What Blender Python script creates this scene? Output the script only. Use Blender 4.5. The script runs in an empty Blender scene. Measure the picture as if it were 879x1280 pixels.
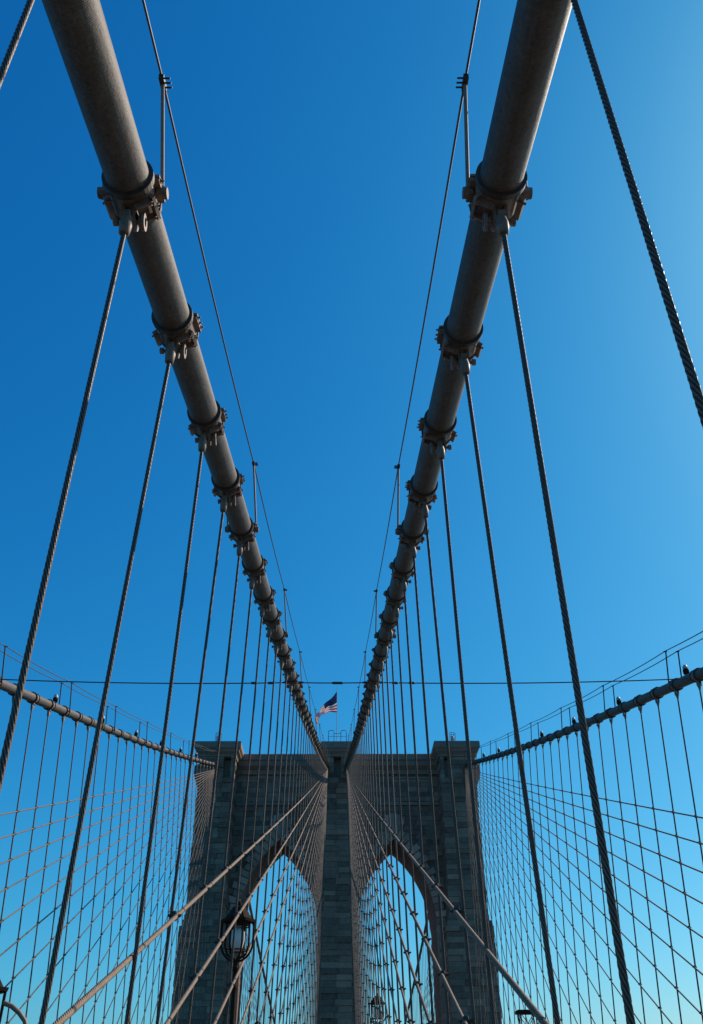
import bpy, bmesh, math, random
from mathutils import Vector, Matrix
random.seed(11)
R = math.radians
scene = bpy.context.scene
col = scene.collection
PI = math.pi

# ------------------------------------------------------------------ fitted layout (metres, camera height = 0)
XC = -0.30                      # bridge axis at the tower
YF = 99.4                       # front face of the tower shafts
YW, YB, YR = 103.2, 110.7, 114.5  # wall front, wall back, rear face of shafts
DECK = -5.0
SP = 2.29                       # suspender spacing
Y1 = 5.13

def prof(Y):
    """height of the main cables over the side span, then the river span"""
    if Y <= 104:
        return 5.953883 + .22594*Y + .000469*Y*Y - 1e-6*Y**3*.75
    t = Y - 109.0
    t = max(t, 0)
    return 32.5 - .322*t + .00066*t*t
def slope(Y): return (prof(Y+.05)-prof(Y-.05))/.1
CAB = {  # x position along each cable, height offset, truss x
 'inner_left':  dict(x=lambda Y: -1.912+.00515*Y, dz=0.0,  xt=-2.20, side=-1, inner=True),
 'inner_right': dict(x=lambda Y: 1.593-.00872*Y,  dz=0.0,  xt=1.73,  side=1,  inner=True),
 'outer_left':  dict(x=lambda Y: -(13.174+.00994*Y) if Y < 107 else -(14.0-.034*(Y-107)+.00006*(Y-107)**2), dz=.16, xt=-12.3, side=-1, inner=False),
 'outer_right': dict(x=lambda Y: 13.379+.00994*Y if Y < 107 else (14.1-.034*(Y-107)+.00006*(Y-107)**2), dz=.16, xt=12.4, side=1, inner=False),
}
def cpt(c, Y): return Vector((CAB[c]['x'](Y), Y, prof(Y)+CAB[c]['dz']))
ORD = ('first second third fourth fifth sixth seventh eighth ninth tenth eleventh twelfth thirteenth fourteenth fifteenth '
       'sixteenth seventeenth eighteenth nineteenth twentieth').split()
def ordw(n):
    if n <= 20: return ORD[n-1]
    tens = {2: 'twenty', 3: 'thirty', 4: 'forty', 5: 'fifty', 6: 'sixty', 7: 'seventy', 8: 'eighty', 9: 'ninety'}
    tord = {3: 'thirtieth', 4: 'fortieth', 5: 'fiftieth', 6: 'sixtieth', 7: 'seventieth'}
    if n % 10 == 0: return tord[n//10]
    return tens[n//10] + ' ' + ORD[n % 10-1]

# ------------------------------------------------------------------ materials
def newmat(name, base=(.2, .2, .2), rough=.6, metal=0.0):
    m = bpy.data.materials.new(name); m.use_nodes = True
    b = m.node_tree.nodes['Principled BSDF']
    b.inputs['Base Color'].default_value = (*base, 1)
    b.inputs['Roughness'].default_value = rough
    b.inputs['Metallic'].default_value = metal
    return m, m.node_tree, b
def N(nt, t, **kw):
    n = nt.nodes.new(t)
    for k, v in kw.items(): setattr(n, k, v)
    return n
def noise(nt, vec, scale, detail=4, rough=.55):
    n = N(nt, 'ShaderNodeTexNoise'); n.inputs['Scale'].default_value = scale
    n.inputs['Detail'].default_value = detail; n.inputs['Roughness'].default_value = rough
    if vec is not None: nt.links.new(vec, n.inputs['Vector'])
    return n.outputs['Fac']
def ramp(nt, fac, stops):
    r = N(nt, 'ShaderNodeValToRGB'); e = r.color_ramp.elements
    while len(e) < len(stops): e.new(.5)
    for i, (p, c) in enumerate(stops): e[i].position = p; e[i].color = (*c, 1)
    nt.links.new(fac, r.inputs['Fac']); return r.outputs['Color']
def mathn(nt, op, a, b=None, c=None):
    n = N(nt, 'ShaderNodeMath', operation=op)
    for i, v in enumerate((a, b, c)):
        if v is None: continue
        if isinstance(v, (int, float)): n.inputs[i].default_value = v
        else: nt.links.new(v, n.inputs[i])
    return n.outputs[0]
def mixc(nt, f, a, b, typ='MIX'):
    n = N(nt, 'ShaderNodeMix', data_type='RGBA', blend_type=typ)
    for s, v in ((n.inputs[0], f), (n.inputs[6], a), (n.inputs[7], b)):
        if isinstance(v, (int, float)): s.default_value = v
        elif isinstance(v, tuple): s.default_value = (*v, 1)
        else: nt.links.new(v, s)
    return n.outputs[2]
def bump(nt, b, h, strength, dist):
    n = N(nt, 'ShaderNodeBump'); n.inputs['Strength'].default_value = strength; n.inputs['Distance'].default_value = dist
    nt.links.new(h, n.inputs['Height']); nt.links.new(n.outputs['Normal'], b.inputs['Normal'])

def mat_cable():
    m, nt, b = newmat('painted_wrapped_cable', rough=.62)
    tc = N(nt, 'ShaderNodeTexCoord'); uv = tc.outputs['UV']; ob = tc.outputs['Object']
    mp = N(nt, 'ShaderNodeMapping'); mp.inputs['Scale'].default_value = (3.0, 1.1, 1); nt.links.new(uv, mp.inputs['Vector'])
    streak = noise(nt, mp.outputs['Vector'], 3.5, 6, .65)
    mp2 = N(nt, 'ShaderNodeMapping'); mp2.inputs['Scale'].default_value = (14.0, .5, 1); nt.links.new(uv, mp2.inputs['Vector'])
    runs = noise(nt, mp2.outputs['Vector'], 3.0, 4, .6)
    fine = noise(nt, ob, 26, 5, .7)
    c1 = ramp(nt, streak, [(.3, (.056, .041, .031)), (.5, (.092, .072, .058)), (.72, (.155, .126, .103))])
    c2 = mixc(nt, mathn(nt, 'MULTIPLY', ramp(nt, runs, [(.48, (0, 0, 0)), (.62, (1, 1, 1))]), .65), c1, (.05, .031, .02))
    c3 = mixc(nt, .42, c2, ramp(nt, fine, [(.3, (.045, .033, .025)), (.7, (.20, .165, .135))]))
    chip = noise(nt, ob, 42, 3, .75); seam = noise(nt, mp.outputs['Vector'], 9, 5, .75)
    c3 = mixc(nt, mathn(nt, 'MULTIPLY', ramp(nt, chip, [(.60, (0, 0, 0)), (.66, (1, 1, 1))]), .3), c3, (.24, .205, .175))
    c3 = mixc(nt, mathn(nt, 'MULTIPLY', ramp(nt, seam, [(.58, (0, 0, 0)), (.66, (1, 1, 1))]), .6), c3, (.04, .026, .018))
    nt.links.new(c3, b.inputs['Base Color'])
    sep = N(nt, 'ShaderNodeSeparateXYZ'); nt.links.new(uv, sep.inputs[0])
    wrap = mathn(nt, 'SINE', mathn(nt, 'MULTIPLY', sep.outputs[1], 2*PI/.018))
    h = mathn(nt, 'ADD', mathn(nt, 'MULTIPLY', wrap, .12), mathn(nt, 'MULTIPLY', fine, 1.0))
    h = mathn(nt, 'ADD', h, mathn(nt, 'MULTIPLY', streak, 1.4))
    bump(nt, b, h, .6, .007)
    return m
def mat_rope(name, lo, hi, lay, strands=6, rough=.72, bumps=.8):
    if name.startswith('susp'): rough = .52
    m, nt, b = newmat(name, rough=rough); b.inputs['Specular IOR Level'].default_value = .55 if name.startswith('susp') else .3
    tc = N(nt, 'ShaderNodeTexCoord'); uv = tc.outputs['UV']
    sep = N(nt, 'ShaderNodeSeparateXYZ'); nt.links.new(uv, sep.inputs[0])
    ph = mathn(nt, 'ADD', mathn(nt, 'MULTIPLY', sep.outputs[0], 2*PI*strands), mathn(nt, 'MULTIPLY', sep.outputs[1], 2*PI*strands/lay))
    s = mathn(nt, 'ABSOLUTE', mathn(nt, 'SINE', mathn(nt, 'MULTIPLY', ph, .5)))
    nz = noise(nt, tc.outputs['Object'], 9, 4)
    c = ramp(nt, s, [(0, tuple(x*.2 for x in lo)), (.5, lo), (1, hi)])
    c = mixc(nt, .35, c, ramp(nt, nz, [(.3, tuple(x*.6 for x in lo)), (.7, hi)]))
    nt.links.new(c, b.inputs['Base Color'])
    bump(nt, b, s, bumps, .012)
    return m
def mat_metal(name, lo, hi, rough=.6, scale=14, rust=0.0):
    m, nt, b = newmat(name, rough=rough)
    tc = N(nt, 'ShaderNodeTexCoord')
    oi = N(nt, 'ShaderNodeObjectInfo'); va = N(nt, 'ShaderNodeVectorMath', operation='ADD'); nt.links.new(tc.outputs['Object'], va.inputs[0])
    rr_ = mathn(nt, 'MULTIPLY', oi.outputs['Random'], 40.0); nt.links.new(rr_, va.inputs[1])
    a = noise(nt, va.outputs[0], scale, 5, .65)
    c = ramp(nt, a, [(.3, lo), (.7, hi)])
    if rust:
        r = noise(nt, va.outputs[0], scale*.6, 6, .7)
        c = mixc(nt, mathn(nt, 'MULTIPLY', ramp(nt, r, [(.52, (0, 0, 0)), (.62, (1, 1, 1))]), rust), c, (.10, .045, .022))
    nt.links.new(c, b.inputs['Base Color']); bump(nt, b, a, .3, .004)
    return m
def mat_stone(name, cols, course=False):
    m, nt, b = newmat(name, rough=.9)
    tc = N(nt, 'ShaderNodeTexCoord'); g = N(nt, 'ShaderNodeNewGeometry'); ob = tc.outputs['Object']
    isl = g.outputs['Random Per Island']
    big = noise(nt, ob, .28, 5, .6); mid = noise(nt, ob, 2.2, 6, .7)
    c = ramp(nt, isl, [(0, tuple(x*.62 for x in cols[0])), (.45, cols[1]), (.8, cols[2]), (1, tuple(x*1.35 for x in cols[2]))])
    if course:
        # bonded courses on plain faces: map (x+y, z)
        sep = N(nt, 'ShaderNodeSeparateXYZ'); nt.links.new(ob, sep.inputs[0])
        cmb = N(nt, 'ShaderNodeCombineXYZ')
        nt.links.new(mathn(nt, 'ADD', sep.outputs[0], sep.outputs[1]), cmb.inputs[0]); nt.links.new(sep.outputs[2], cmb.inputs[1])
        br = N(nt, 'ShaderNodeTexBrick'); nt.links.new(cmb.outputs[0], br.inputs['Vector'])
        br.inputs['Scale'].default_value = 1; br.inputs['Brick Width'].default_value = 1.3; br.inputs['Row Height'].default_value = .56
        br.inputs['Mortar Size'].default_value = .03; br.inputs['Mortar Smooth'].default_value = .3
        br.inputs['Color1'].default_value = (*cols[0], 1); br.inputs['Color2'].default_value = (*cols[2], 1)
        br.inputs['Mortar'].default_value = (.045, .035, .03, 1)
        c = br.outputs['Color']
    c = mixc(nt, mathn(nt, 'MULTIPLY', ramp(nt, big, [(.4, (0, 0, 0)), (.65, (1, 1, 1))]), .45), c, tuple(x*.45 for x in cols[1]))
    c = mixc(nt, .35, c, ramp(nt, mid, [(.3, tuple(x*.5 for x in cols[0])), (.7, cols[2])]))
    nt.links.new(c, b.inputs['Base Color'])
    h = mathn(nt, 'ADD', mid, mathn(nt, 'MULTIPLY', noise(nt, ob, 7, 5, .7), .4))
    bump(nt, b, h, 1.0, .09)
    return m
M = {}
M['cable'] = mat_cable()
M['band'] = mat_metal('band_cast_steel', (0.151, 0.102, 0.073), (0.302, 0.211, 0.156), .55, 12, .35)
M['flange'] = mat_metal('band_flange_dark', (0.047, 0.030, 0.022), (0.095, 0.062, 0.045), .6, 14, .3)
M['bolt'] = mat_metal('bolt_steel', (0.113, 0.073, 0.053), (0.416, 0.266, 0.189), .45, 30, .5)
M['susp'] = mat_rope('suspender_wire_rope', (0.092, 0.062, 0.043), (0.198, 0.135, 0.094), .33)
M['stay_far'] = mat_rope('stay_wire_rope_darker', (0.120, 0.090, 0.064), (0.208, 0.163, 0.124), .42)  # same rope in a darker tone, for the steeper stays
M['stay'] = mat_rope('stay_wire_rope', (0.191, 0.135, 0.096), (0.345, 0.251, 0.185), .42)
M['thinrope'] = mat_metal('thin_wire', (0.050, 0.036, 0.028), (0.100, 0.071, 0.054), .5, 8)
M['clip'] = mat_metal('clip_iron', (0.034, 0.021, 0.015), (0.081, 0.051, 0.038), .7, 30, .3)
M['stone'] = mat_stone('granite_rock_face', ((0.190, 0.121, 0.084), (0.290, 0.184, 0.127), (0.424, 0.266, 0.183)))
M['stonewall'] = mat_stone('limestone_bonded_wall', ((0.190, 0.114, 0.081), (0.249, 0.152, 0.107), (0.329, 0.199, 0.141)), True)
M['trim'] = mat_stone('dressed_stone_trim', ((0.265, 0.172, 0.122), (0.326, 0.211, 0.150), (0.388, 0.246, 0.178)))
M['vous'] = mat_stone('arch_stone', ((0.504, 0.319, 0.227), (0.652, 0.409, 0.291), (0.800, 0.502, 0.359)))
M['paint'] = mat_metal('tan_painted_iron', (0.195, 0.122, 0.081), (0.312, 0.194, 0.130), .55, 9, .2)
M['darkiron'] = mat_metal('dark_iron', (0.027, 0.019, 0.015), (0.068, 0.046, 0.034), .5, 12)
M['bronze'] = mat_metal('bronze_green_iron', (0.021, 0.013, 0.009), (0.045, 0.029, 0.018), .5, 16)
M['bronze'].node_tree.nodes['Principled BSDF'].inputs['Specular IOR Level'].default_value = .08
M['bronze'].node_tree.nodes['Principled BSDF'].inputs['Roughness'].default_value = .85
M['white_glass'], _, b_ = newmat('opal_glass', (.88, .80, .70), .25)
M['lampshell'] = mat_metal('pale_lamp_housing', (.35, .34, .32), (.6, .58, .55), .4, 10)
M['wood'] = mat_metal('weathered_planks', (.12, .09, .065), (.22, .17, .125), .85, 3)
M['asphalt'] = mat_metal('asphalt', (.04, .04, .04), (.07, .07, .068), .9, 20)
M['navy'], _, _ = newmat('flag_navy', (.014, .022, .085), .8)
M['red'], _, _ = newmat('flag_red', (.40, .010, .020), .8)
M['white'], _, _ = newmat('flag_white', (.85, .83, .8), .8)
for k in ('navy', 'red', 'white'):      # thin cloth lets the low sun through
    nt_ = M[k].node_tree; b_ = nt_.nodes['Principled BSDF']; tr = nt_.nodes.new('ShaderNodeBsdfTranslucent'); mx = nt_.nodes.new('ShaderNodeMixShader')
    tr.inputs['Color'].default_value = b_.inputs['Base Color'].default_value; mx.inputs[0].default_value = .38
    nt_.links.new(b_.outputs[0], mx.inputs[1]); nt_.links.new(tr.outputs[0], mx.inputs[2]); nt_.links.new(mx.outputs[0], nt_.nodes['Material Output'].inputs['Surface'])
def mat_water():
    m, nt, b = newmat('river_water', (.02, .05, .06), .12)
    tc = N(nt, 'ShaderNodeTexCoord'); bump(nt, b, noise(nt, tc.outputs['Object'], .25, 6, .6), .5, .6)
    return m
M['water'] = mat_water()

# ------------------------------------------------------------------ mesh helpers
class MB:
    def __init__(s): s.v = []; s.f = []; s.uv = []; s.mi = []; s.sm = []
    def add(s, vs, fs, uvs=None, mi=0, smooth=False):
        o = len(s.v); s.v += [tuple(v) for v in vs]
        for i, f in enumerate(fs):
            s.f.append([o+k for k in f]); s.uv.append(uvs[i] if uvs else None); s.mi.append(mi); s.sm.append(smooth)
    def box(s, c, d, rot=None, mi=0, taper=1.0):
        x, y, z = d[0]/2, d[1]/2, d[2]/2
        vs = [Vector((sx*x*(taper if sz > 0 else 1), sy*y*(taper if sz > 0 else 1), sz*z)) for sz in (-1, 1) for sy in (-1, 1) for sx in (-1, 1)]
        if rot is not None: vs = [rot @ v for v in vs]
        vs = [v+Vector(c) for v in vs]
        s.add(vs, [(0, 2, 3, 1), (4, 5, 7, 6), (0, 1, 5, 4), (2, 6, 7, 3), (0, 4, 6, 2), (1, 3, 7, 5)], mi=mi)
    def box2(s, a, b, mi=0):
        s.box([(a[i]+b[i])/2 for i in range(3)], [abs(b[i]-a[i]) for i in range(3)], mi=mi)
    def tube(s, pts, r, n=8, caps=True, mi=0, smooth=True, v0=0.0):
        pts = [Vector(p) for p in pts]; rs = r if isinstance(r, (list, tuple)) else [r]*len(pts)
        vs = []; L = v0; Ls = []
        up = None
        for i, p in enumerate(pts):
            t = (pts[min(i+1, len(pts)-1)]-pts[max(i-1, 0)]).normalized()
            if up is None:
                up = Vector((0, 0, 1)) if abs(t.z) < .95 else Vector((0, -1, 0))
            a = t.cross(up).normalized(); b = a.cross(t).normalized(); up = b
            if i: L += (p-pts[i-1]).length
            Ls.append(L)
            for k in range(n):
                q = 2*PI*k/n; vs.append(p+(a*math.cos(q)+b*math.sin(q))*rs[i])
        fs = []; uvs = []
        for i in range(len(pts)-1):
            for k in range(n):
                k2 = (k+1) % n
                fs.append((i*n+k, i*n+k2, (i+1)*n+k2, (i+1)*n+k))
                u0, u1 = k/n, (k+1)/n
                uvs.append([(u0, Ls[i]), (u1, Ls[i]), (u1, Ls[i+1]), (u0, Ls[i+1])])
        s.add(vs, fs, uvs, mi, smooth)
        if caps:
            s.add(vs[:n], [tuple(range(n))[::-1]], None, mi); s.add(vs[-n:], [tuple(range(n))], None, mi)
    def helix(s, pts, r, lay, step=.03, strands=6, per=4, mi=0):
        """laid wire rope: six bulging strands twisting round the axis"""
        pts = [Vector(p) for p in pts]
        seg = [(pts[i+1]-pts[i]).length for i in range(len(pts)-1)]; tot = sum(seg)
        nr = max(2, int(tot/step)); n = strands*per; vs = []; up = None; j = 0; acc = 0
        prev = None
        for i in range(nr+1):
            d = tot*i/nr
            while j < len(seg)-1 and d > acc+seg[j]: acc += seg[j]; j += 1
            p = pts[j].lerp(pts[j+1], min(1, (d-acc)/seg[j])); t = (pts[j+1]-pts[j]).normalized()
            if up is None: up = Vector((0, 0, 1)) if abs(t.z) < .9 else Vector((0, -1, 0))
            a = t.cross(up).normalized(); b = a.cross(t).normalized(); up = b
            for k in range(n):
                q = 2*PI*(k/n + d/lay)
                rr = r*(.68+.32*math.sin(PI*(k % per)/per)**.6 if k % per else .68)
                vs.append(p+(a*math.cos(q)+b*math.sin(q))*rr)
        fs = []; uvs = []
        for i in range(nr):
            for k in range(n):
                k2 = (k+1) % n; fs.append((i*n+k, i*n+k2, (i+1)*n+k2, (i+1)*n+k))
                # UV such that the material's stripes stay on the strands
                u0, u1 = k/n, (k+1)/n; uvs.append([(u0, 0), (u1, 0), (u1, 0), (u0, 0)])
        s.add(vs, fs, uvs, mi, True)
    def cyl(s, a, b, r, n=10, mi=0, smooth=True): s.tube([a, b], r, n, True, mi, smooth)
    def build(s, name, mats, parent=None, loc=None, smooth=None):
        me = bpy.data.meshes.new(name); me.from_pydata(s.v, [], s.f)
        if not isinstance(mats, (list, tuple)): mats = [mats]
        for m in mats: me.materials.append(m)
        me.polygons.foreach_set('material_index', s.mi)
        me.polygons.foreach_set('use_smooth', s.sm)
        if any(u is not None for u in s.uv):
            ul = me.uv_layers.new(name='UVMap'); flat = []
            for f, u in zip(s.f, s.uv):
                if u is None: flat += [0.0, 0.0]*len(f)
                else:
                    for q in u: flat += [q[0], q[1]]
            ul.data.foreach_set('uv', flat)
        me.update()
        o = bpy.data.objects.new(name, me); col.objects.link(o)
        if parent is not None: o.parent = parent
        if loc is not None: o.location = loc
        return o
def tag(o, label=None, cat=None, group=None, kind=None):
    if label: o['label'] = label
    if cat: o['category'] = cat
    if group: o['group'] = group
    if kind: o['kind'] = kind
    return o
def empty(name, loc=(0, 0, 0), rot=None):
    o = bpy.data.objects.new(name, None); col.objects.link(o); o.location = loc; o.empty_display_size = .2
    if rot is not None: o.rotation_euler = rot
    return o
def inst(src, parent=None, loc=None, rot=None):
    c = src.copy(); col.objects.link(c); c.parent = parent
    if loc is not None: c.location = loc
    if rot is not None: c.rotation_euler = rot
    return c
def copy_tree(o, parent=None, loc=None, rot=None, scale=None):
    c = inst(o, parent, loc, rot)
    if scale is not None: c.scale = scale
    for ch in list(KIDS.get(o, [])): 
        k = copy_tree(ch, c); KIDS.setdefault(c, []).append(k)
    return c
KIDS = {}
def kid(p, o): KIDS.setdefault(p, []).append(o); return o

# ------------------------------------------------------------------ band rows
def yi(i): return Y1+(i-1)*SP
NB = 42
adjY = {('inner_left', i): v for i, v in enumerate((-.06, .01, -.10, -.07, -.07, -.085, -.12, 0, -.17, -.143, -.15, -.159))}
adjY.update({('inner_right', i): v for i, v in enumerate((-.06, -.02, .126, .157, .185, .037, .042, 0, .07, -.03, -.08, 0))})
OUTDY = {'outer_left': -.4, 'outer_right': .6, 'inner_left': 0, 'inner_right': 0}
adjY_ = {}     # measured irregularities of single bands
def bandY(c, i): return yi(i)+OUTDY[c]+adjY.get((c, i), 0.0)

# ------------------------------------------------------------------ prototype cable band (local Y along the cable)
def ring(mb, r0, r1, y0, y1, n=28, mi=0):
    vs = []
    for y, r in ((y0, r0), (y0, r1), (y1, r1), (y1, r0)):
        for k in range(n):
            q = 2*PI*k/n; vs.append((r*math.cos(q), y, r*math.sin(q)))
    for a in range(3):
        mb.add([], []) 
    o = len(mb.v); fs = []
    for a in range(4):
        b = (a+1) % 4
        for k in range(n):
            k2 = (k+1) % n; fs.append((a*n+k, a*n+k2, b*n+k2, b*n+k))
    mb.add(vs, fs, None, mi, False)
def hexnut(mb, c, ax, r, h, mi=0):
    a = Vector(c); b = a+Vector(ax)*h; mb.tube([a, b], r, 6, True, mi, False)
def make_band(side, detail):
    """side = +1/-1 : which way the bolted joint faces (towards the walkway = -side)"""
    b = MB(); n = 32 if detail else 14
    ring(b, .197, .217, -.17, .17, n)
    s = -side
    if detail:
        # clamped joint ribs on both flanks
        for sx in (s,):
            b.box((sx*.245, 0, .075), (.055, .30, .026)); b.box((sx*.245, 0, .03), (.055, .30, .026)); b.box((sx*.215, 0, -.16), (.06, .30, .035), Matrix.Rotation(s*.7, 3, 'Y')); b.box((-sx*.2, 0, -.17), (.06, .28, .035), Matrix.Rotation(-s*.7, 3, 'Y'))
        # lower cheek stiffeners
        for sy in (-.1, .1):
            b.box((s*.13, sy, -.215), (.16, .025, .07), Matrix.Rotation(-s*.5, 3, 'Y'))
    band = b.build('cable_band', M['band'])
    f = MB(); ring(f, .198, .238 if detail else .262, -.235, -.17, n); ring(f, .198, .234 if detail else .25, .165, .205, n)
    fl = kid(band, f.build('flange', M['flange'], band))
    l = MB()
    for x in (-.052, .052):
        l.box((x, 0, -.27), (.028, .17, .14)); l.tube([(x-.014, 0, -.34), (x+.014, 0, -.34)], .085, 14, True, 0, False)
    kid(band, l.build('hanger_lug', M['band'], band))
    if detail:
        p = MB(); p.cyl((-.115*s, 0, -.34), (.10*s, 0, -.34), .022); hexnut(p, (-.105*s, 0, -.34), (-s, 0, 0), .038, .045); hexnut(p, (.085*s, 0, -.34), (s, 0, 0), .045, .04)
        kid(band, p.build('pin', M['bolt'], band))
        for (x, y, z, ax) in [(s*.262, -.1, .055, s), (s*.262, .1, .055, s), (s*.2, -.1, -.2, s), (s*.2, .1, -.2, s), (s*.258, 0, .05, s), (s*.235, .0, -.14, s), (-s*.2, -.09, -.19, -s)]:
            q = MB(); d = Vector((ax, 0, -.35 if z < 0 else .15)).normalized()
            q.cyl(Vector((x, y, z))-d*.05, Vector((x, y, z))+d*.045, .012, 8); hexnut(q, Vector((x, y, z))-d*.005, d, .025, .025)
            kid(band, q.build('bolt', M['bolt'], band))
        # second eye lug beside the socket, as in the cast hanger block
        e = MB()
        vs = []
        for k in range(16):
            q = 2*PI*k/16
            for rr, xx in ((.07, -.014), (.07, .014), (.036, .014), (.036, -.014)):
                vs.append((s*.13+xx, .01+rr*math.cos(q), -.33+1.35*rr*math.sin(q)))
        fs = []
        for k in range(16):
            for a in range(4):
                fs.append((k*4+a, k*4+(a+1) % 4, ((k+1) % 16)*4+(a+1) % 4, ((k+1) % 16)*4+a))
        e.add(vs, fs)
        kid(band, e.build('eye_lug', M['band'], band))
    return band
protos = {}
for side in (-1, 1):
    for d in (True, False):
        protos[(side, d)] = make_band(side, d)
used_proto = set()

# ------------------------------------------------------------------ main cables
CABLABEL = {
 'inner_left': 'thick wrapped grey main cable rising from the upper left corner to the tower centre',
 'inner_right': 'thick wrapped grey main cable rising from the upper right to the tower centre',
 'outer_left': 'sunlit main cable running in from the left edge to the left tower shaft',
 'outer_right': 'dark silhouetted main cable running in from the right edge to the right tower shaft'}
for c, d in CAB.items():
    mb = MB()
    ys = [-32+i*1.0 for i in range(int(131.8)+1)]+[101.0]
    mb.tube([cpt(c, y) for y in ys], .2, 40 if d['inner'] else 20, True)
    ys = [109+i*4 for i in range(62)]
    mb.tube([cpt(c, y) for y in ys], .2, 10, True)
    root = empty('main_cable', cpt(c, 0)); tag(root, CABLABEL[c], 'bridge cable', 'main suspension cables')
    def rel(o, root=root): o.location = -Vector(root.location)+Vector(o.location); o.parent = root
    o = mb.build('wrapped_strand', M['cable']); rel(o)
    for i in range(-2, NB):
        Y = bandY(c, i)
        if Y > 98.5: continue
        det = d['inner'] and i < 16
        key = (d['side'], det)
        p = cpt(c, Y)-root.location; rot = (math.atan(slope(Y))+random.uniform(-.02, .02), random.uniform(-.07, .07) if i > 0 and i % 4 != 1 else 0, random.uniform(-.02, .02))
        if key not in used_proto:
            used_proto.add(key); b = protos[key]; b.parent = root; b.location = p; b.rotation_euler = rot
        else: b = copy_tree(protos[key], root, p, rot)
# ------------------------------------------------------------------ suspenders
NEARW = {('inner_left', 0): 'thick wire suspender cutting across the very top left corner',
 ('inner_left', 1): 'leftmost long twisted suspender under the biggest left cable clamp, leaving by the left edge',
 ('inner_right', 0): 'thick twisted suspender cutting from the top right down to the right edge'}
def susp_x(c, Y, z, xt=None):
    d = CAB[c]; t = cpt(c, Y); return t.x+((d['xt'] if xt is None else xt)-t.x)*(t.z-z)/(t.z-DECK)
XT = {('inner_left', 0): -1.85, ('inner_left', 1): -1.96, ('inner_left', 2): -2.23, ('inner_left', 3): -2.02, ('inner_left', 4): -2.24,
      ('inner_right', 0): 1.655, ('inner_right', 1): 1.565, ('inner_right', 2): 1.85, ('inner_right', 3): 1.64, ('inner_right', 4): 1.86}
wn = {'inner_left': 'left inner cable', 'inner_right': 'right inner cable', 'outer_left': 'far left outer cable', 'outer_right': 'far right outer cable'}
for c, d in CAB.items():
    for i in range(-1, NB):
        Y = bandY(c, i)
        if Y > 97 or (not d['inner'] and Y < 20): continue
        top = cpt(c, Y); z0 = top.z-.34
        xt_ = XT.get((c, i)); P = lambda z: Vector((susp_x(c, Y, z, xt_), Y, z))
        root = empty('suspender_cable', P(z0))
        if (c, i) in NEARW: lb = NEARW[(c, i)]
        elif d['inner']: lb = f"{ordw(i+1) if i>=0 else 'rearmost'} vertical wire suspender from the camera hanging below the {wn[c]}"
        else: lb = f"{ordw(i-6)} thin vertical suspender from the frame edge under the {wn[c]}"
        tag(root, lb, 'suspender cable', f"vertical suspenders of the {wn[c]}")
        o0 = P(z0); dn = (P(z0-1)-P(z0)).normalized()
        near = d['inner'] and i <= 8
        s = MB()
        if near:
            s.tube([o0+Vector((-.03, 0, 0)), o0+Vector((.03, 0, 0))], .062, 14, True, 0, False)
            s.tube([o0, o0+dn*.08, o0+dn*.12, o0+dn*.24, o0+dn*.25], [.04, .055, .062, .05, .038], 12)
        else:
            s.tube([o0, o0+dn*.1, o0+dn*.26], [.055, .075, .035], 6)
        so = s.build('socket', M['band']); so.location = -o0; so.parent = root
        r = MB(); e = P(DECK)
        if near: r.helix([o0+dn*.22, e], .0215 if i < 1 else .0235, .31+.02*((i*7) % 3-1), .026 if i < 4 else .04)
        else: r.tube([o0+dn*.22, e], .0245 if d['inner'] else .032, 8 if d['inner'] else 6, False)
        ro = r.build('wire_rope', M['susp']); ro.location = -o0; ro.parent = root
# river span suspenders, seen through the arches
for c in ('outer_left', 'outer_right'):
    rest = MB()
    for j in range(1, 100):
        Y = 113+j*SP; top = cpt(c, Y); x = susp_x(c, Y, DECK)
        dk = DECK+min(4.5, (Y-110)*.02)
        if top.z < dk+.5: break
        if j <= 56:
            m_ = MB(); m_.tube([(0, 0, 0), (x*.97-top.x, 0, dk-top.z)], .034, 5, False)
            o = m_.build('suspender_cable', M['susp'], None, top)
            tag(o, f"{ordw(j)} faint suspender behind the tower, seen through the {'left' if 'left' in c else 'right'} arch", 'suspender cable', 'river span suspenders behind the tower')
        else: rest.tube([top, (x*.97, Y, dk)], .034, 5, False)
    o = rest.build('far_suspenders', M['susp']); tag(o, f"mass of faint far suspenders low in the {'left' if 'left' in c else 'right'} arch", 'suspender cables', None, 'stuff')

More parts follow.
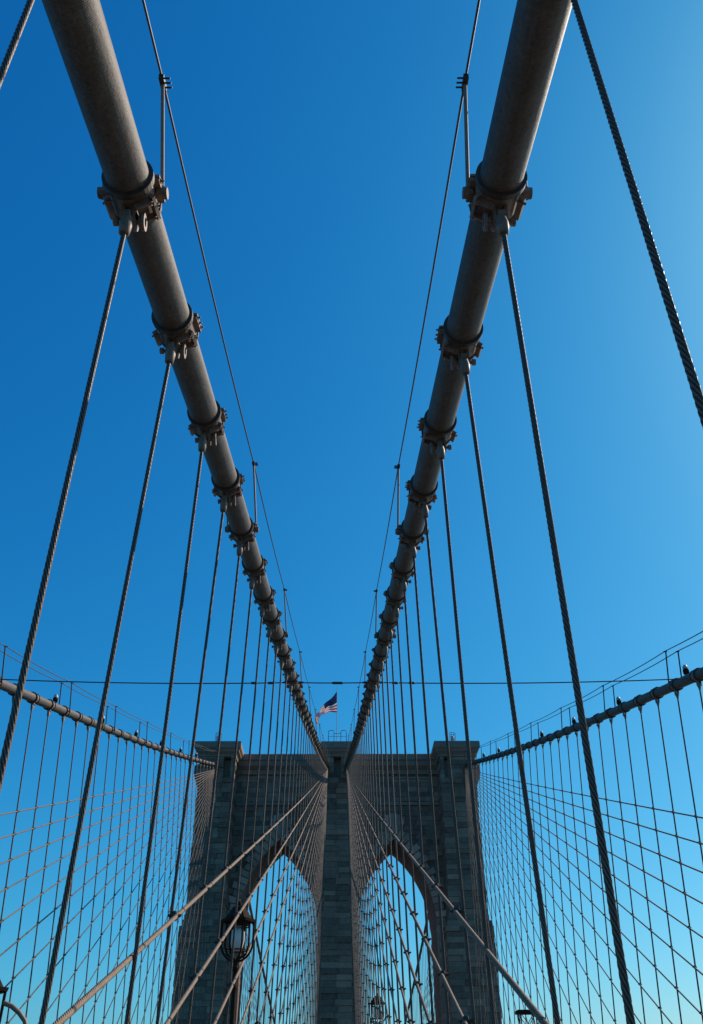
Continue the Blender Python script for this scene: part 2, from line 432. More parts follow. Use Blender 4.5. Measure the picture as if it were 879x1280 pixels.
# ------------------------------------------------------------------ diagonal stays with clips
clip_proto = None
def make_clip():
    b = MB(); b.tube([(-.085, 0, .012), (-.05, 0, .0), (0, 0, -.006), (.05, 0, 0), (.085, 0, .012)], [.014, .024, .034, .024, .014], 8)
    b.tube([(0, 0, -.055), (0, 0, -.045), (0, 0, .045), (0, 0, .055)], [.030, .038, .038, .030], 8)
    b.cyl((-.06, -.045, 0), (-.06, .045, 0), .011, 6); b.cyl((.06, -.045, 0), (.06, .045, 0), .011, 6)
    return b.build('stay_clip', M['clip'])
for c, d in CAB.items():
    for k in range(23):
        A = (-9.3+4.45*k) if d['inner'] else (-8.2+4.4*k)
        if A > (80 if d['inner'] else 90): continue
        zt = 31.95-.06*k; Yt = 99.25
        L = Yt-A; sag = .38*(L/108)**2
        def zs(Y):
            u = (Y-A)/L; return DECK+(zt-DECK)*u-4*sag*u*(1-u)
        def P(Y):
            z = zs(Y)
            if Y >= 97: 
                t = cpt(c, 97); xx = susp_x(c, 97, zs(97)); w = (Y-97)/(Yt-97)
                xt = cpt(c, Yt).x+ (-.12 if c.endswith('left') else .12)*(1 if d['inner'] else -1)*(1+k*.03)
                return Vector((xx*(1-w)+xt*w, Y, z))
            return Vector((susp_x(c, Y, z)+.0, Y, z))
        pts = [P(A)]; clips = []
        for i in range(-4, NB+1):
            Y = bandY(c, i)
            if Y <= A+.8 or Y >= 97: continue
            pts.append(P(Y)); 
            if zs(Y) > -.5 and Y < 80 and not (k <= 1 and i <= 3 and d['inner']): clips.append(P(Y))
        if pts[-1].y < 97: pts.append(P(97.001))
        pts.append(P(Yt))
        root = empty('stay_cable', P(A))
        sd = 'left' if d['side'] < 0 else 'right'
        tag(root, (f"{ordw(k+1)} diagonal stay below the {sd} inner cable, counted from the flattest" if d['inner'] else
                   f"{ordw(k+1)} thin diagonal stay fanning from the {sd} tower shaft, counted from the flattest"), 'stay cable', f"diagonal stays of the {wn[c]}")
        off = Vector((.05 if d['side'] < 0 else -.05, 0, 0))
        m_ = MB()
        pts2 = [p+off for p in pts]
        if d['inner'] and k < 4:
            cut = max(j for j, p in enumerate(pts2) if p.y < (45 if k < 3 else 40)) 
            m_.helix(pts2[:cut+1], .029, .27, .024); m_.tube(pts2[cut:], .0245, 8, False)
        else: m_.tube(pts2, (.024 if k < 7 else .021) if d['inner'] else .031, 8 if d['inner'] else 6, False)
        o = m_.build('wire_rope', M['stay'] if k < 5 else M['stay_far']); o.location = -Vector(root.location); o.parent = root
        for cp in clips:
            loc = cp-root.location+off*.5
            if clip_proto is None: clip_proto = make_clip(); clip_proto.parent = root; clip_proto.location = loc
            else:
                q = inst(clip_proto, root, loc)
for c in ('outer_left', 'outer_right'):   # river-side stays
    for k in range(16):
        A = 118+5.5*k; dk = DECK+.4
        p0 = cpt(c, 112); p0.z -= .5; m_ = MB(); m_.tube([(0, 0, 0), Vector((susp_x(c, A, DECK)*.99, A, dk))-p0], .033, 5, False)
        o = m_.build('stay_cable', M['stay'], None, p0)
        tag(o, f"{ordw(k+1)} faint stay behind the tower, counted from the steepest, in the {'left' if 'left' in c else 'right'} arch", 'stay cable', 'river side stays behind the tower')

# ------------------------------------------------------------------ cable handrails (ropes on posts either side of every main cable)
def frame(c, Y):
    s = slope(Y); t = Vector((0, 1, s)).normalized(); n = Vector((0, -s, 1)).normalized(); return t, n
for c, d in CAB.items():
    first = 1
    for sx in (-1, 1):
        inw = (sx == -d['side'])
        root = empty('cable_handrail', cpt(c, 0)+Vector((sx*.36, 0, 1.4)))
        tag(root, f"thin handrail wire on short posts, {'walkway' if inw else 'roadway'} side of the {wn[c]}", 'handrail', 'handrails above the main cables')
        L0 = Vector(root.location); tops = []
        h = 1.38
        for i in [-7, -3, 1, 5, 9, 13, 17, 21, 25, 29, 33, 37, 41]:
            Y = bandY(c, i)
            t, n = frame(c, Y); p = cpt(c, Y); side_x = Vector((sx, 0, 0))
            lean = (.10 if c == 'inner_left' else .04) if inw else (-.09 if c == 'inner_left' else 0.0); base = p+side_x*.275; topp = base+n*h-side_x*lean; tops.append(topp+n*.02)
            if i < -3: continue
            pm = MB(); pm.cyl(Vector((0, 0, 0)), n*h-side_x*lean, .019 if d['inner'] else .03, 10)
            po = pm.build('handrail_post', M['paint'] if d['inner'] else M['darkiron']); po.location = base-L0; po.parent = root
            a = MB(); a.cyl((-sx*.11, 0, 0), (sx*.0, 0, 0), .032, 10); a.tube([(-sx*.045, 0, 0), (sx*.05, 0, 0)], .055, 12, True, 0, False)
            a.cyl((0, 0, -.06), (0, 0, .07), .034, 10)
            ao = a.build('bracket', M['band']); ao.location = Vector((0, 0, 0)); ao.parent = po
            g = MB(); g.box((0, 0, 0), (.05, .17, .06), Matrix.Rotation(math.atan(slope(Y)), 3, 'X'))
            for q in (-.055, 0, .055):
                g.cyl((d['side']*.03, q, q*slope(Y)), (-d['side']*.085, q, q*slope(Y)), .011, 6)
            go = g.build('rope_clamp', M['darkiron']); go.location = n*h-side_x*lean; go.parent = po
        # rope, with slight sag between posts
        pts = []
        for a, b_ in zip(tops[:-1], tops[1:]):
            for q in range(6):
                u = q/6; v = a.lerp(b_, u); v.z -= 4*.07*u*(1-u); pts.append(v)
        pts.append(tops[-1])
        pts.append(Vector((cpt(c, 99).x+sx*.28, 99.3, prof(99.3)+1.6)))
        m_ = MB(); m_.tube(pts, .0125 if d['inner'] else .02, 8, False)
        o = m_.build('handrail_rope', M['thinrope']); o.location = -L0; o.parent = root

# ------------------------------------------------------------------ lateral wire tying the four cables
def lateral(Yw, dz, label, r=.022):
    root = empty('lateral_tie_wire', (0, Yw, 0)); tag(root, label, 'tie wire')
    xs = [(CAB[c]['x'](Yw), prof(Yw)+CAB[c]['dz']+dz) for c in ('outer_left', 'inner_left', 'inner_right', 'outer_right')]
    m_ = MB()
    for (xa, za), (xb, zb) in zip(xs[:-1], xs[1:]):
        pts = []
        for q in range(13):
            u = q/12; pts.append((xa+(xb-xa)*u, 0, za+(zb-za)*u-4*(.10 if abs(xb-xa) > 5 else .02)*u*(1-u)))
        m_.tube(pts, r, 6, False)
    m_.build('tie_rod', M['darkiron'], root)
    for x in (xs[1][0]+1.7, xs[1][0]-.85, xs[1][0]-1.5, xs[2][0]+.85, xs[2][0]+1.5):
        t = MB(); w = .22 if abs(x-XC) < 1 else .12
        z = xs[1][1]-.02 + (xs[0][1]-xs[1][1])*0
        t.tube([(x-w, 0, z), (x-w*.8, 0, z), (x+w*.8, 0, z), (x+w, 0, z)], [r*1.2, r*2.4, r*2.4, r*1.2], 8)
        t.build('turnbuckle', M['darkiron'], root)
    for (x, z), s in zip(xs[1:3], (-1, 1)):
        for q in (-1, 1):
            t = MB(); t.tube([(x+q*.19, 0, z), (x+q*.4, 0, z)], [.06, .035], 8); t.build('end_socket', M['darkiron'], root)
lateral(31.5, -.02, 'long thin horizontal wire crossing between the four cables above the flag')

# ------------------------------------------------------------------ tower
tower = empty('bridge_tower', (XC, YF, DECK)); tag(tower, 'massive dark stone bridge tower with two pointed arches filling the lower centre', 'bridge tower')
TL = Vector(tower.location)
def trel(o): o.location = -TL; o.parent = tower; return o
HW = 4.4; RISE = 9.0; SPR = 16.2; ARC = (XC-6.45, XC+6.45)
ZW = 33.4     # top of wall below cornice
Rarc = (HW*HW+RISE*RISE)/(2*HW)
def arch_z(dx):
    a = abs(dx)
    if a >= HW: return SPR
    return SPR+math.sqrt(max(0, Rarc**2-(a-(HW-Rarc))**2))
rnd = random.Random(5)
SHAFT = [(-16.15, -12.1, 'left'), (XC-1.35, XC+1.35, 'centre'), (11.55, 15.55, 'right')]
def shaft(x0, x1, kind):
    m_ = MB(); H = .56; z = -48; core = MB()
    # smooth core
    cuts = {'left': (-13.35, -12.55), 'right': (12.0, 12.85), 'centre': (XC-.42, XC+.42)}[kind]
    def dims(z):
        e = 0.0
        if z < 16.6: e = .45*min(1, (16.6-z)/1.3)
        if z < 1: e = .8
        if z < DECK-1: e = 1.4
        if kind == 'centre': e *= .45
        return e
    zz = -48.0
    while zz < 33.4:
        hh = H*rnd.uniform(.88, 1.12) if zz > -6 else 3.0
        e = dims(zz+hh/2); a, b_ = x0-e, x1+e
        top = min(zz+hh, 33.5)
        niche = zz > 30.9
        n = 3 if kind != 'centre' else 2
        if zz > -6:
            cutsx = sorted([a]+[a+(b_-a)*(q+rnd.uniform(-.18, .18))/n for q in range(1, n)]+[b_])
            if niche: cutsx = [a, cuts[0], cuts[1], b_]
            for q in range(len(cutsx)-1):
                xa, xb = cutsx[q], cutsx[q+1]
                if niche and q == 1: continue
                jf = rnd.uniform(-.13, .07)
                ja = rnd.uniform(-.05, .05) if q == 0 else -.008
                jb = rnd.uniform(-.05, .05) if q == len(cutsx)-2 else -.008
                # front stones
                m_.box2((xa-ja, YF-e+jf, zz+.012), (xb+jb, YF+1.0, top-.012))
            # side stones running back, each course broken in two or three
            segs = [YF+1.0, YF+rnd.uniform(3.5, 6), YF+rnd.uniform(7.5, 10), YR+e]
            for q in range(3):
                ja = rnd.uniform(-.05, .05); jb = rnd.uniform(-.05, .05)
                m_.box2((a-ja, segs[q]+.004, zz+.012), (b_+jb, segs[q+1]-.01, top-.012))
        else: m_.box2((a, YF-e, zz), (b_, YR+e, top))
        zz = top
        if top >= 33.5: break
    core.box2((x0+.12, YF+.9, -47.9), (x1-.12, YR-.2, 33.3))
    core.box2((x0+.12, YF+.15, -47.9), (x1-.12, YF+.95, 30.6))
    trel(core.build('shaft_core', M['stonewall'])) if False else None
    # merge the core behind the facing
    o = len(m_.v)
    m_.v += core.v; m_.f += [[o+q for q in f] for f in core.f]; m_.uv += core.uv; m_.mi += core.mi; m_.sm += core.sm
    ob = trel(m_.build('buttress_shaft', M['stone']))
    return ob
for a, b_, kk in SHAFT: shaft(a, b_, kk)
# wall core with arch openings
w = MB()
def wallprism(xa, xb, za_, zb_, ztop, soffit=True):
    v = [(xa, YW, za_), (xb, YW, zb_), (xb, YW, ztop), (xa, YW, ztop), (xa, YB, za_), (xb, YB, zb_), (xb, YB, ztop), (xa, YB, ztop)]
    w.add(v, [(0, 1, 2, 3), (5, 4, 7, 6), (4, 5, 1, 0)])
for cx in ARC:
    n = 30
    for q in range(n):
        xa = cx-HW+2*HW*q/n; xb = cx-HW+2*HW*(q+1)/n
        wallprism(xa, xb, arch_z(xa-cx) if q else SPR, arch_z(xb-cx) if q < n-1 else SPR, ZW)
for xa, xb in ((-12.2, ARC[0]-HW), (ARC[0]+HW, ARC[1]-HW), (ARC[1]+HW, 11.7)):
    w.box2((xa, YW, -48), (xb, YB, ZW))
# base under the deck
w.box2((ARC[0]-HW-.001, YW+.3, -48), (ARC[0]+HW+.001, YB-.3, DECK-1.2)); w.box2((ARC[1]-HW-.001, YW+.3, -48), (ARC[1]+HW+.001, YB-.3, DECK-1.2))
# facing stones of the wall
f_ = MB(); z = -4.0
while z < ZW-.1:
    hh = .56*rnd.uniform(.9, 1.1); x = -12.1+rnd.uniform(-1.2, 0)
    while x < 11.6:
        wd = rnd.uniform(.9, 1.9); a, b_ = max(x, -12.15), min(x+wd, 11.6); x += wd
        if b_-a < .15: continue
        ok = True
        for cx in ARC:
            for xx in (a, b_, (a+b_)/2):
                for zz in (z, min(z+hh, ZW)):
                    dx = xx-cx; ax = abs(dx)
                    if zz < SPR:
                        if ax < HW+.12: ok = False
                    elif math.hypot(ax-(HW-Rarc), zz-SPR) < Rarc+.75 and ax < HW+1.2: ok = False
        if ok:
            f_.box2((a+.012, YW-rnd.uniform(.02, .2), z+.012), (b_-.012, YW+.2, min(z+hh, ZW)-.012))
    z += hh
o_ = len(w.v); w.v += f_.v; w.f += [[o_+q for q in f] for f in f_.f]; w.uv += f_.uv; w.mi += [1]*len(f_.f); w.sm += f_.sm
trel(w.build('spandrel_wall', [M['stonewall'], M['stone']]))
# arch rings of radiating stones
for cx in ARC:
    a_ = MB(); th1 = math.acos((0-(HW-Rarc))/Rarc)
    for sgn in (-1, 1):
        nst = 15
        for q in range(nst):
            t0 = th1*q/nst+.004; t1 = th1*(q+1)/nst-.004
            lg = 1.35 if q % 2 else .95
            if q > 12: lg += .15*(q-12)
            pr = YW-rnd.uniform(.20, .27); vs = []
            for y in (pr, YW+.3):
                for t, r_ in ((t0, Rarc-.03), (t1, Rarc-.03), (t1, Rarc+lg), (t0, Rarc+lg)):
                    xx = (HW-Rarc)+r_*math.cos(t); zz = SPR+r_*math.sin(t)
                    vs.append((cx+sgn*xx, y, zz))
            a_.add(vs, [(0, 1, 2, 3), (4, 7, 6, 5), (0, 4, 5, 1), (1, 5, 6, 2), (2, 6, 7, 3), (3, 7, 4, 0)])
        # jamb stones below the spring line
        z = -4.5; q = 0
        while z < SPR-.1:
            hh = min(.62, SPR-z); lg = .95 if q % 2 else .6; q += 1
            a_.box2((cx+sgn*(HW-.03), YW-rnd.uniform(.14, .2), z+.012), (cx+sgn*(HW+lg), YW+.3, z+hh-.012)); z += hh
    zt0 = SPR+RISE; sl_ = math.sin(th1)/math.cos(th1)
    for sgn in (-1, 1):
        for j_, (xa, xb, tp) in enumerate(((.01, .42, 2.75), (.44, .86, 2.6), (.88, 1.25, 2.2))):
            vs = []
            for y in (YW-.25+.03*j_, YW+.3):
                vs += [(cx+sgn*xa, y, zt0+sl_*xa+.03), (cx+sgn*xb, y, zt0+sl_*xb+.03), (cx+sgn*xb, y, zt0+tp), (cx+sgn*xa, y, zt0+tp)]
            a_.add(vs, [(0, 1, 2, 3), (4, 7, 6, 5), (0, 4, 5, 1), (1, 5, 6, 2), (2, 6, 7, 3), (3, 7, 4, 0)])
    trel(a_.build('arch_ring', M['vous']))
# caps on the shafts: profile swept round a rectangle
def cap(x0, x1, y0, y1, prof_, name='cap'):
    m_ = MB(); vs = []
    for o_, z in prof_:
        vs += [(x0-o_, y0-o_, z), (x1+o_, y0-o_, z), (x1+o_, y1+o_, z), (x0-o_, y1+o_, z)]
    fs = []
    for i in range(len(prof_)-1):
        for k in range(4):
            k2 = (k+1) % 4; fs.append((i*4+k, i*4+k2, (i+1)*4+k2, (i+1)*4+k))
    n = len(prof_)
    fs.append(((n-1)*4, (n-1)*4+1, (n-1)*4+2, (n-1)*4+3)); fs.append((3, 2, 1, 0))
    m_.add(vs, fs); return trel(m_.build(name, M['trim']))
PR = [(0, 33.42), (.12, 33.43), (.12, 33.62), (.2, 33.75), (.42, 33.95), (.46, 34.0), (.46, 34.12), (.62, 34.3), (.66, 34.34), (.66, 34.95), (.6, 35.08)]
for a, b_, kk in SHAFT:
    cap(a, b_, YF, YR, [(o_*(1.0 if kk != 'centre' else .85), z) for o_, z in PR], 'cap')
# cornice between and around
CR = [(-.3, 32.45), (.10, 32.46), (.12, 32.95), (.2, 33.0), (.55, 33.3), (.62, 33.34), (.62, 33.9), (.8, 34.0), (.8, 34.62), (.74, 34.7)]
cap(-12.0, XC-1.5, YW, YB, [(o_+.3, z) for o_, z in CR], 'cornice'); cap(XC+1.5, 11.45, YW, YB, [(o_+.3, z) for o_, z in CR], 'cornice')
# string course lower on the wall
sc = MB()
for a, b_ in ((-12.05, XC-1.4), (XC+1.4, 11.5)):
    sc.box2((a, YW-.30, 28.9), (b_, YW+.1, 29.25)); sc.box2((a, YW-.22, 32.0), (b_, YW+.1, 32.2))
trel(sc.build('string_course', M['trim']))
# flank corbels where the outer cables enter
for xs_, s in ((-16.15, -1), (15.55, 1)):
    m_ = MB(); prof2 = [(0, 29.9), (.25, 30.3), (.75, 31.6), (.95, 32.3), (.95, 33.2), (.6, 33.4)]
    vs = []
    for y in (YF+2.5, YR-2.5):
        vs += [(xs_-s*.3, y, 29.8)]+[(xs_+s*o_, y, z) for o_, z in prof2]+[(xs_-s*.3, y, 33.4)]
    n = len(prof2)+2; fs = [tuple(range(n)), tuple(range(2*n-1, n-1, -1))]+[(i, (i+1) % n, n+(i+1) % n, n+i) for i in range(n)]
    m_.add(vs, fs); trel(m_.build('corbel', M['trim']))
# saddle castings at the cable mouths
for c in CAB:
    p = cpt(c, YF); m_ = MB()
    t, n = frame(c, 99)
    m_.tube([p-t*.9-Vector((0, 0, .0)), p-t*.75, p+t*.1], [.22, .3, .34], 14)
    m_.box((p.x, YF-.08, p.z-.45), (.62, .2, 1.1)); m_.cyl((p.x-.34, YF-.25, p.z-.55), (p.x+.34, YF-.25, p.z-.55), .07)
    trel(m_.build('saddle_casting', M['paint']))

# ---- things on top of the tower
def hoop(mb, x0, x1, y, z0, z1, r=.03):
    pts = [(x0, y, z0), (x0, y, z1-.25)]
    for q in range(1, 6): a = PI/2*q/6; pts.append((x0+.25-.25*math.cos(a), y, z1-.25+.25*math.sin(a)))
    for q in range(0, 6): a = PI/2*q/6; pts.append((x1-.25+.25*math.sin(a), y, z1-.25+.25*math.cos(a)))
    pts += [(x1, y, z1-.25), (x1, y, z0)]
    mb.tube(pts, r, 6)
rl = MB()
for y in (YF-.2, YF+4):
    hoop(rl, XC-1.05, XC-.4, y, 35.08, 36.5, .035); hoop(rl, XC+.4, XC+1.05, y, 35.08, 36.5, .035)
    rl.cyl((XC-.4, y, 36.1), (XC+.4, y, 36.1), .025, 6); rl.cyl((XC-1.05, y, 35.75), (XC+1.05, y, 35.75), .02, 6)
for x in (XC-1.05, XC+1.05): rl.cyl((x, YF-.2, 36.2), (x, YF+4, 36.2), .03, 6)
o = rl.build('roof_railing', M['darkiron']); tag(o, 'small looped metal railing on the centre of the tower top', 'railing')
# flag pole and flag
FX, FY = XC-.08, 104.0
p = MB(); p.tube([(0, 0, 0), (0, 0, 8.45)], [.05, .03], 8); fp = p.build('flagpole', M['lampshell'], None, (FX, FY, 35.08))
tag(fp, 'slim flagpole standing on the middle of the tower top', 'flagpole')
k_ = MB(); k_.tube([(0, 0, 8.45), (0, 0, 8.52), (0, 0, 8.58)], [.03, .07, .02], 8); k_.build('finial', M['lampshell'], fp)
def bez(pts, u):
    # piecewise linear through measured outline, softened
    n = len(pts)-1; t = u*n; i = min(int(t), n-1); f = t-i
    a = [Vector(pts[max(0, min(n, i+j))]) for j in (-1, 0, 1, 2)]
    return .5*((2*a[1])+(-a[0]+a[2])*f+(2*a[0]-5*a[1]+4*a[2]-a[3])*f*f+(-a[0]+3*a[1]-3*a[2]+a[3])*f**3)
TOPc = [(0, 43.35), (-.62, 42.55), (-1.35, 41.9), (-1.95, 41.2), (-2.45, 40.6), (-2.72, 39.9), (-2.6, 39.4)]
BOTc = [(0, 40.56), (-.55, 40.62), (-1.1, 40.66), (-1.65, 40.52), (-2.0, 40.2), (-2.25, 39.7), (-2.35, 39.15)]
fm = MB(); NU, NV = 60, 39
def fpnt(u, v):
    a = bez([(x, z, 0) for x, z in TOPc], u); b2 = bez([(x, z, 0) for x, z in BOTc], u)
    q = a.lerp(b2, v); dy = .22*math.sin(u*13+v*2.2)*min(1, u*3)+.12*math.sin(u*25-v*3)*u+.9*u*math.sin(.6)
    return Vector((FX-.05+q.x, FY+dy, q.y))
cols = {0: [], 1: [], 2: []}
for i in range(NU):
    for j in range(NV):
        u, v = (i+.5)/NU, (j+.5)/NV; st = int(v*13)
        mi = 0 if (u < .4 and st < 7) else (1 if st % 2 == 0 else 2)
        fm.add([fpnt(i/NU, j/NV), fpnt((i+1)/NU, j/NV), fpnt((i+1)/NU, (j+1)/NV), fpnt(i/NU, (j+1)/NV)], [(0, 1, 2, 3)], None, mi, True)
for r_ in range(9):
    for q in range(6 if r_ % 2 == 0 else 5):
        u = .4*((q*2+1+(r_ % 2))/12.0); v = 7/13*((r_+1)/10)
        for yy in (-.015, .015):
            vs = []
            for k in range(10):
                a = PI/2+2*PI*k/10; rr = .017 if k % 2 == 0 else .0065
                e = fpnt(u+rr*math.cos(a)*.62, v-rr*math.sin(a)); e.y += yy; vs.append(e)
            fm.add(vs, [tuple(range(10))], None, 2)
bm = None
fo = fm.build('flag', [M['navy'], M['red'], M['white']]); fo.location = (0, 0, 0)
# move origin to the pole
for v in fo.data.vertices: v.co = v.co-Vector((FX, FY, 40))
fo.location = (FX, FY, 40)
tag(fo, 'striped flag with starred blue canton flying from the pole on the tower', 'flag')
# caged beacons on the side caps
for x, lb in ((-14.4, 'left'), (13.35, 'right')):
    root = empty('caged_beacon', (x, YF+1.2, 35.08)); tag(root, f'small caged white beacon light on top of the {lb} tower cap', 'beacon', 'beacons on the tower caps')
    m_ = MB()
    for a in range(6):
        q = 2*PI*a/6; m_.cyl((.34*math.cos(q), .34*math.sin(q), 0), (.34*math.cos(q), .34*math.sin(q), 1.55), .022, 6)
    for z in (.5, 1.05, 1.55):
        m_.tube([(.34*math.cos(2*PI*k/12), .34*math.sin(2*PI*k/12), z) for k in range(13)], .022, 6, False)
    m_.build('cage', M['darkiron'], root)
    l = MB(); l.tube([(0, 0, .25), (0, 0, .5), (0, 0, .8), (0, 0, 1.1), (0, 0, 1.2)], [.08, .18, .2, .15, .05], 12); l.build('lamp', M['lampshell'], root)
    l = MB(); l.cyl((0, 0, 0), (0, 0, .3), .07, 8); l.build('stand', M['darkiron'], root)

# ------------------------------------------------------------------ little lights along the outer cables
def cable_light(c, i, n):
    Y = bandY(c, i); d = CAB[c]; t, nn = frame(c, Y); sx = d['side']
    p = cpt(c, Y)+Vector((sx*.5, -.1, .05))+nn*.12
    root = empty('cable_light', p)
    tag(root, f"{ordw(n)} small globe light from the frame edge on top of the {wn[c]}", 'cable light', f"globe lights along the {wn[c]}")
    b = MB(); b.tube([(-sx*.4, 0, -.12), (-sx*.2, 0, .18), (0, 0, .3)], .03, 6); b.tube([(-.1, 0, .3), (.1, 0, .3)], .03, 6)
    b.build('bracket', M['darkiron'], root); root.scale = (.72, .72, .8)
    h = MB(); h.tube([(0, 0, .30), (0, 0, .34), (0, 0, .52), (0, 0, .60)], [.10, .17, .18, .14], 12); h.build('housing', M['bronze'], root)
    g = MB(); g.tube([(0, 0, .60), (0, 0, .70), (0, 0, .80), (0, 0, .85)], [.15, .155, .10, .02], 12); g.build('globe', M['lampshell'], root)
for c in ('outer_left', 'outer_right'):
    for n, i in enumerate((13, 17, 21, 25, 29, 33, 37)): cable_light(c, i, n+1)

# ------------------------------------------------------------------ promenade lantern lamps
def lantern(x, y, ztop, label, s=1.0, bracket=False):
    root = empty('street_lamp', (x, y, -1.2)); tag(root, label, 'street lamp', 'lantern lamps beside the walkway')
    H = ztop+1.2
    def g(z): return H-z
    p = MB(); p.tube([(0, 0, 0), (0, 0, .5), (0, 0, .55), (0, 0, g(1.12))], [.10, .09, .055, .045], 12)
    p.tube([(0, 0, g(1.34)), (0, 0, g(1.30)), (0, 0, g(1.24))], [.05, .08, .05], 12); p.build('post', M['bronze'], root)
    r_ = MB()   # hipped six sided roof with a wide brim
    r_.tube([(0, 0, g(.42)), (0, 0, g(.37)), (0, 0, g(.36)), (0, 0, g(.12)), (0, 0, g(.10))], [.37*s, .385*s, .30*s, .13*s, .06*s], 6, True, 0, False)
    r_.tube([(0, 0, g(.10)), (0, 0, g(.05)), (0, 0, g(0))], [.05, .06, .01], 8); r_.build('roof', M['bronze'], root)
    c_ = MB()
    for a in range(6):
        q = 2*PI*a/6
        pts = [(.24*s*math.cos(q), .24*s*math.sin(q), g(.42)), (.25*s*math.cos(q), .25*s*math.sin(q), g(.85)), (.20*s*math.cos(q), .20*s*math.sin(q), g(1.02)), (.05*math.cos(q), .05*math.sin(q), g(1.12))]
        c_.tube(pts, .02, 6)
    for z, rr in ((.5, .245), (.95, .235)): c_.tube([(rr*s*math.cos(2*PI*k/12), rr*s*math.sin(2*PI*k/12), g(z)) for k in range(13)], .014, 6, False)
    # outer hoop bracket
    pts = [(.34*s*math.cos(a), 0, g(.78)+.38*math.sin(a)) for a in [PI+PI*k/14 for k in range(15)]]
    c_.tube([(-.34*s, 0, g(.42))]+pts+[(.34*s, 0, g(.42))], .022, 6)
    c_.build('cage', M['bronze'], root)
    l = MB(); l.tube([(0, 0, g(.96)), (0, 0, g(.92)), (0, 0, g(.76)), (0, 0, g(.6)), (0, 0, g(.54))], [.06, .12, .155, .15, .08], 14); l.build('globe', M['white_glass'], root)
    return root
lantern(-2.06, 20.0, 3.62, 'tall bronze lantern lamp with white globe in front of the left arch', .98)
lantern(1.655, 42.2, 3.98, 'small distant lantern lamp low in the right arch', 1.0)
lantern(-4.96, 14.0, 1.78, 'dark lantern lamp head half cut off by the left frame edge', .98)
g_ = MB(); pts = [(-4.62, 14, 1.22), (-4.5, 14, 1.18), (-4.38, 14, 1.10), (-4.28, 14, 1.0), (-4.22, 14, .85), (-4.2, 14, -1.3)]
g_.tube([Vector(p_)-Vector((-4.2, 14, -1.3)) for p_ in pts], .032, 8); o = g_.build('bracket_arm', M['paint'], None, (-4.2, 14, -1.3))
tag(o, 'curved grey bracket arm beside the cut off lamp at the lower left edge', 'bracket arm')
# lattice mast at lower right
GX, GY = 9.02, 48.0
root = empty('lattice_mast', (GX, GY, DECK)); tag(root, 'thin lattice mast with flat dark top low at the right', 'mast')
m_ = MB(); hh = 3.62-DECK
for sx in (-1, 1):
    for sy in (-1, 1): m_.cyl((sx*.36, sy*.36, 0), (sx*.36, sy*.36, hh), .03, 6)
for q in range(9):
    z0 = hh*q/9; z1 = hh*(q+1)/9
    for sy in (-1, 1):
        m_.cyl((-.36, sy*.36, z0), (.36, sy*.36, z1), .018, 5); m_.cyl((.36, sy*.36, z0), (-.36, sy*.36, z1), .018, 5); m_.cyl((-.36, sy*.36, z1), (.36, sy*.36, z1), .018, 5)
    for sx in (-1, 1): m_.cyl((sx*.36, -.36, z0), (sx*.36, .36, z1), .018, 5)
m_.build('lattice_frame', M['darkiron'], root)
m_ = MB(); m_.box((0, 0, hh+.07), (.98, .98, .14)); m_.build('top_plate', M['bronze'], root)

# ------------------------------------------------------------------ deck, trusses, walkway (below the frame)
m_ = MB(); m_.box2((-13.2, -70, DECK-1.2), (13.2, 400, DECK-.15)); o = m_.build('roadway', M['asphalt']); tag(o, kind='structure')
m_ = MB(); x = -1.95
y = -70.0
for q in range(780):
    m_.box2((-1.98, y, -1.72), (1.5, y+.21, -1.66)); y += .22
o = m_.build('footpath', M['wood']); tag(o, kind='structure')
def truss(x, lb):
    root = empty('deck_truss', (x, -40, DECK)); tag(root, f'steel deck truss {lb}', 'truss', 'steel trusses along the deck')
    zt = -1.25 if abs(x) < 5 else -.95
    for nm, z in (('top_chord', zt-DECK), ('bottom_chord', .1)):
        b = MB(); b.box2((-.14, 0, z-.15), (.14, 440, z+.15)); b.build(nm, M['paint'], root)
    w_ = MB(); n = 96
    for q in range(n):
        y0 = q*SP*2; w_.box2((-.09, y0-.09, .25), (.09, y0+.09, zt-DECK-.15))
        w_.tube([(0, y0, .25), (0, y0+SP*2, zt-DECK-.15)], .06, 5, False); w_.tube([(0, y0+SP*2, .25), (0, y0, zt-DECK-.15)], .06, 5, False)
    w_.build('web_bars', M['paint'], root)
for x, lb in ((-12.3, 'along the far left edge of the roadway'), (12.4, 'along the far right edge of the roadway'), (-2.2, 'just left of the walkway'), (1.73, 'just right of the walkway')): truss(x, lb)
for x, lb in ((-1.9, 'left'), (1.43, 'right')):
    root = empty('walkway_railing', (x, -30, -1.66)); tag(root, f'iron walkway railing on the {lb} side of the boardwalk', 'railing', 'railings along the walkway')
    b = MB()
    for z in (.35, .7, 1.05): b.cyl((0, 0, z), (0, 125, z), .025, 6)
    b.build('rail', M['paint'], root)
    b = MB()
    for q in range(63): b.cyl((0, q*2, 0), (0, q*2, 1.05), .03, 6)
    b.build('posts', M['paint'], root)
# river to the horizon
m_ = MB(); S_ = 9000; m_.add([(-S_, -S_, -48), (S_, -S_, -48), (S_, S_, -48), (-S_, S_, -48)], [(0, 1, 2, 3)])
o = m_.build('water', M['water']); tag(o, kind='structure')

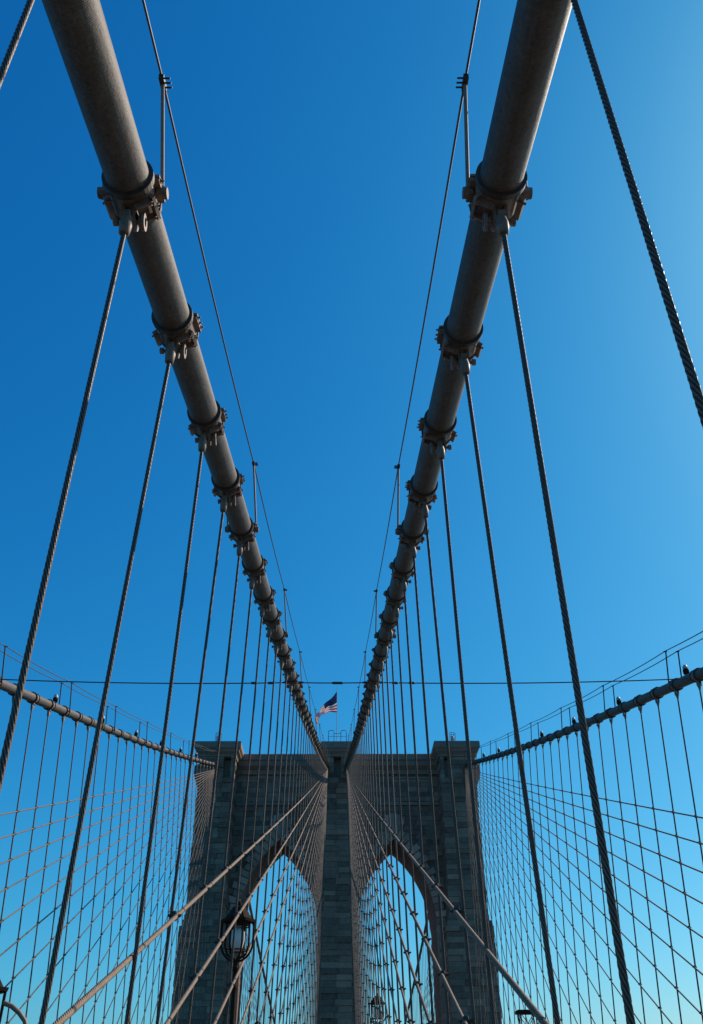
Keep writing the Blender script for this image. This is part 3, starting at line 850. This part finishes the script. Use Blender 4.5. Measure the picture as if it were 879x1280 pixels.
# ------------------------------------------------------------------ light
SUN_EL, SUN_AZ = 40.0, 60.0      # azimuth measured from +Y (view axis) towards +X
w_ = bpy.data.worlds.new('World'); scene.world = w_; w_.use_nodes = True
nt = w_.node_tree; bg = nt.nodes['Background']
sky = nt.nodes.new('ShaderNodeTexSky'); sky.sky_type = 'NISHITA'; sky.sun_disc = False
sky.sun_elevation = R(SUN_EL); sky.sun_rotation = R(SUN_AZ)
sky.altitude = 0; sky.air_density = 1.0; sky.dust_density = 1.0; sky.ozone_density = 1.0
# contrast curve of the clear, saturated sky, per channel
sp = nt.nodes.new('ShaderNodeSeparateColor'); cb = nt.nodes.new('ShaderNodeCombineColor'); nt.links.new(sky.outputs[0], sp.inputs[0])
for ch, (g, a) in enumerate(((2.15, .76), (1.06, .965), (.74, 1.10))):
    v = mathn(nt, 'MULTIPLY', mathn(nt, 'POWER', mathn(nt, 'MULTIPLY', sp.outputs[ch], .1), g), a/.1)
    nt.links.new(v, cb.inputs[ch])
nt.links.new(cb.outputs[0], bg.inputs['Color'])
bg.inputs['Strength'].default_value = .10
sl = bpy.data.lights.new('sun', 'SUN'); sl.energy = 4.2; sl.angle = R(.53); sl.color = (1, .87, .72)
so = bpy.data.objects.new('sun', sl); col.objects.link(so)
el, az = R(SUN_EL), R(SUN_AZ)
dirv = Vector((math.sin(az)*math.cos(el), math.cos(az)*math.cos(el), math.sin(el)))
so.rotation_euler = dirv.to_track_quat('Z', 'Y').to_euler(); so.location = dirv*60

# ------------------------------------------------------------------ camera
cam = bpy.data.cameras.new('camera'); co = bpy.data.objects.new('camera', cam); col.objects.link(co)
cam.sensor_fit = 'VERTICAL'; cam.sensor_height = 24; cam.sensor_width = 24*703/1024
cam.lens = 24*1091.98/1280; cam.clip_start = .05; cam.clip_end = 30000
mat = Matrix.Rotation(-.014324, 4, 'Z') @ Matrix.Rotation(PI/2+.597425, 4, 'X') @ Matrix.Rotation(-.006195, 4, 'Z')
co.matrix_world = Matrix.Translation((.081812, 0, 0)) @ mat
scene.camera = co
scene.view_settings.view_transform = 'Standard'; scene.view_settings.look = 'None'
scene.view_settings.exposure = 0; scene.view_settings.gamma = 1
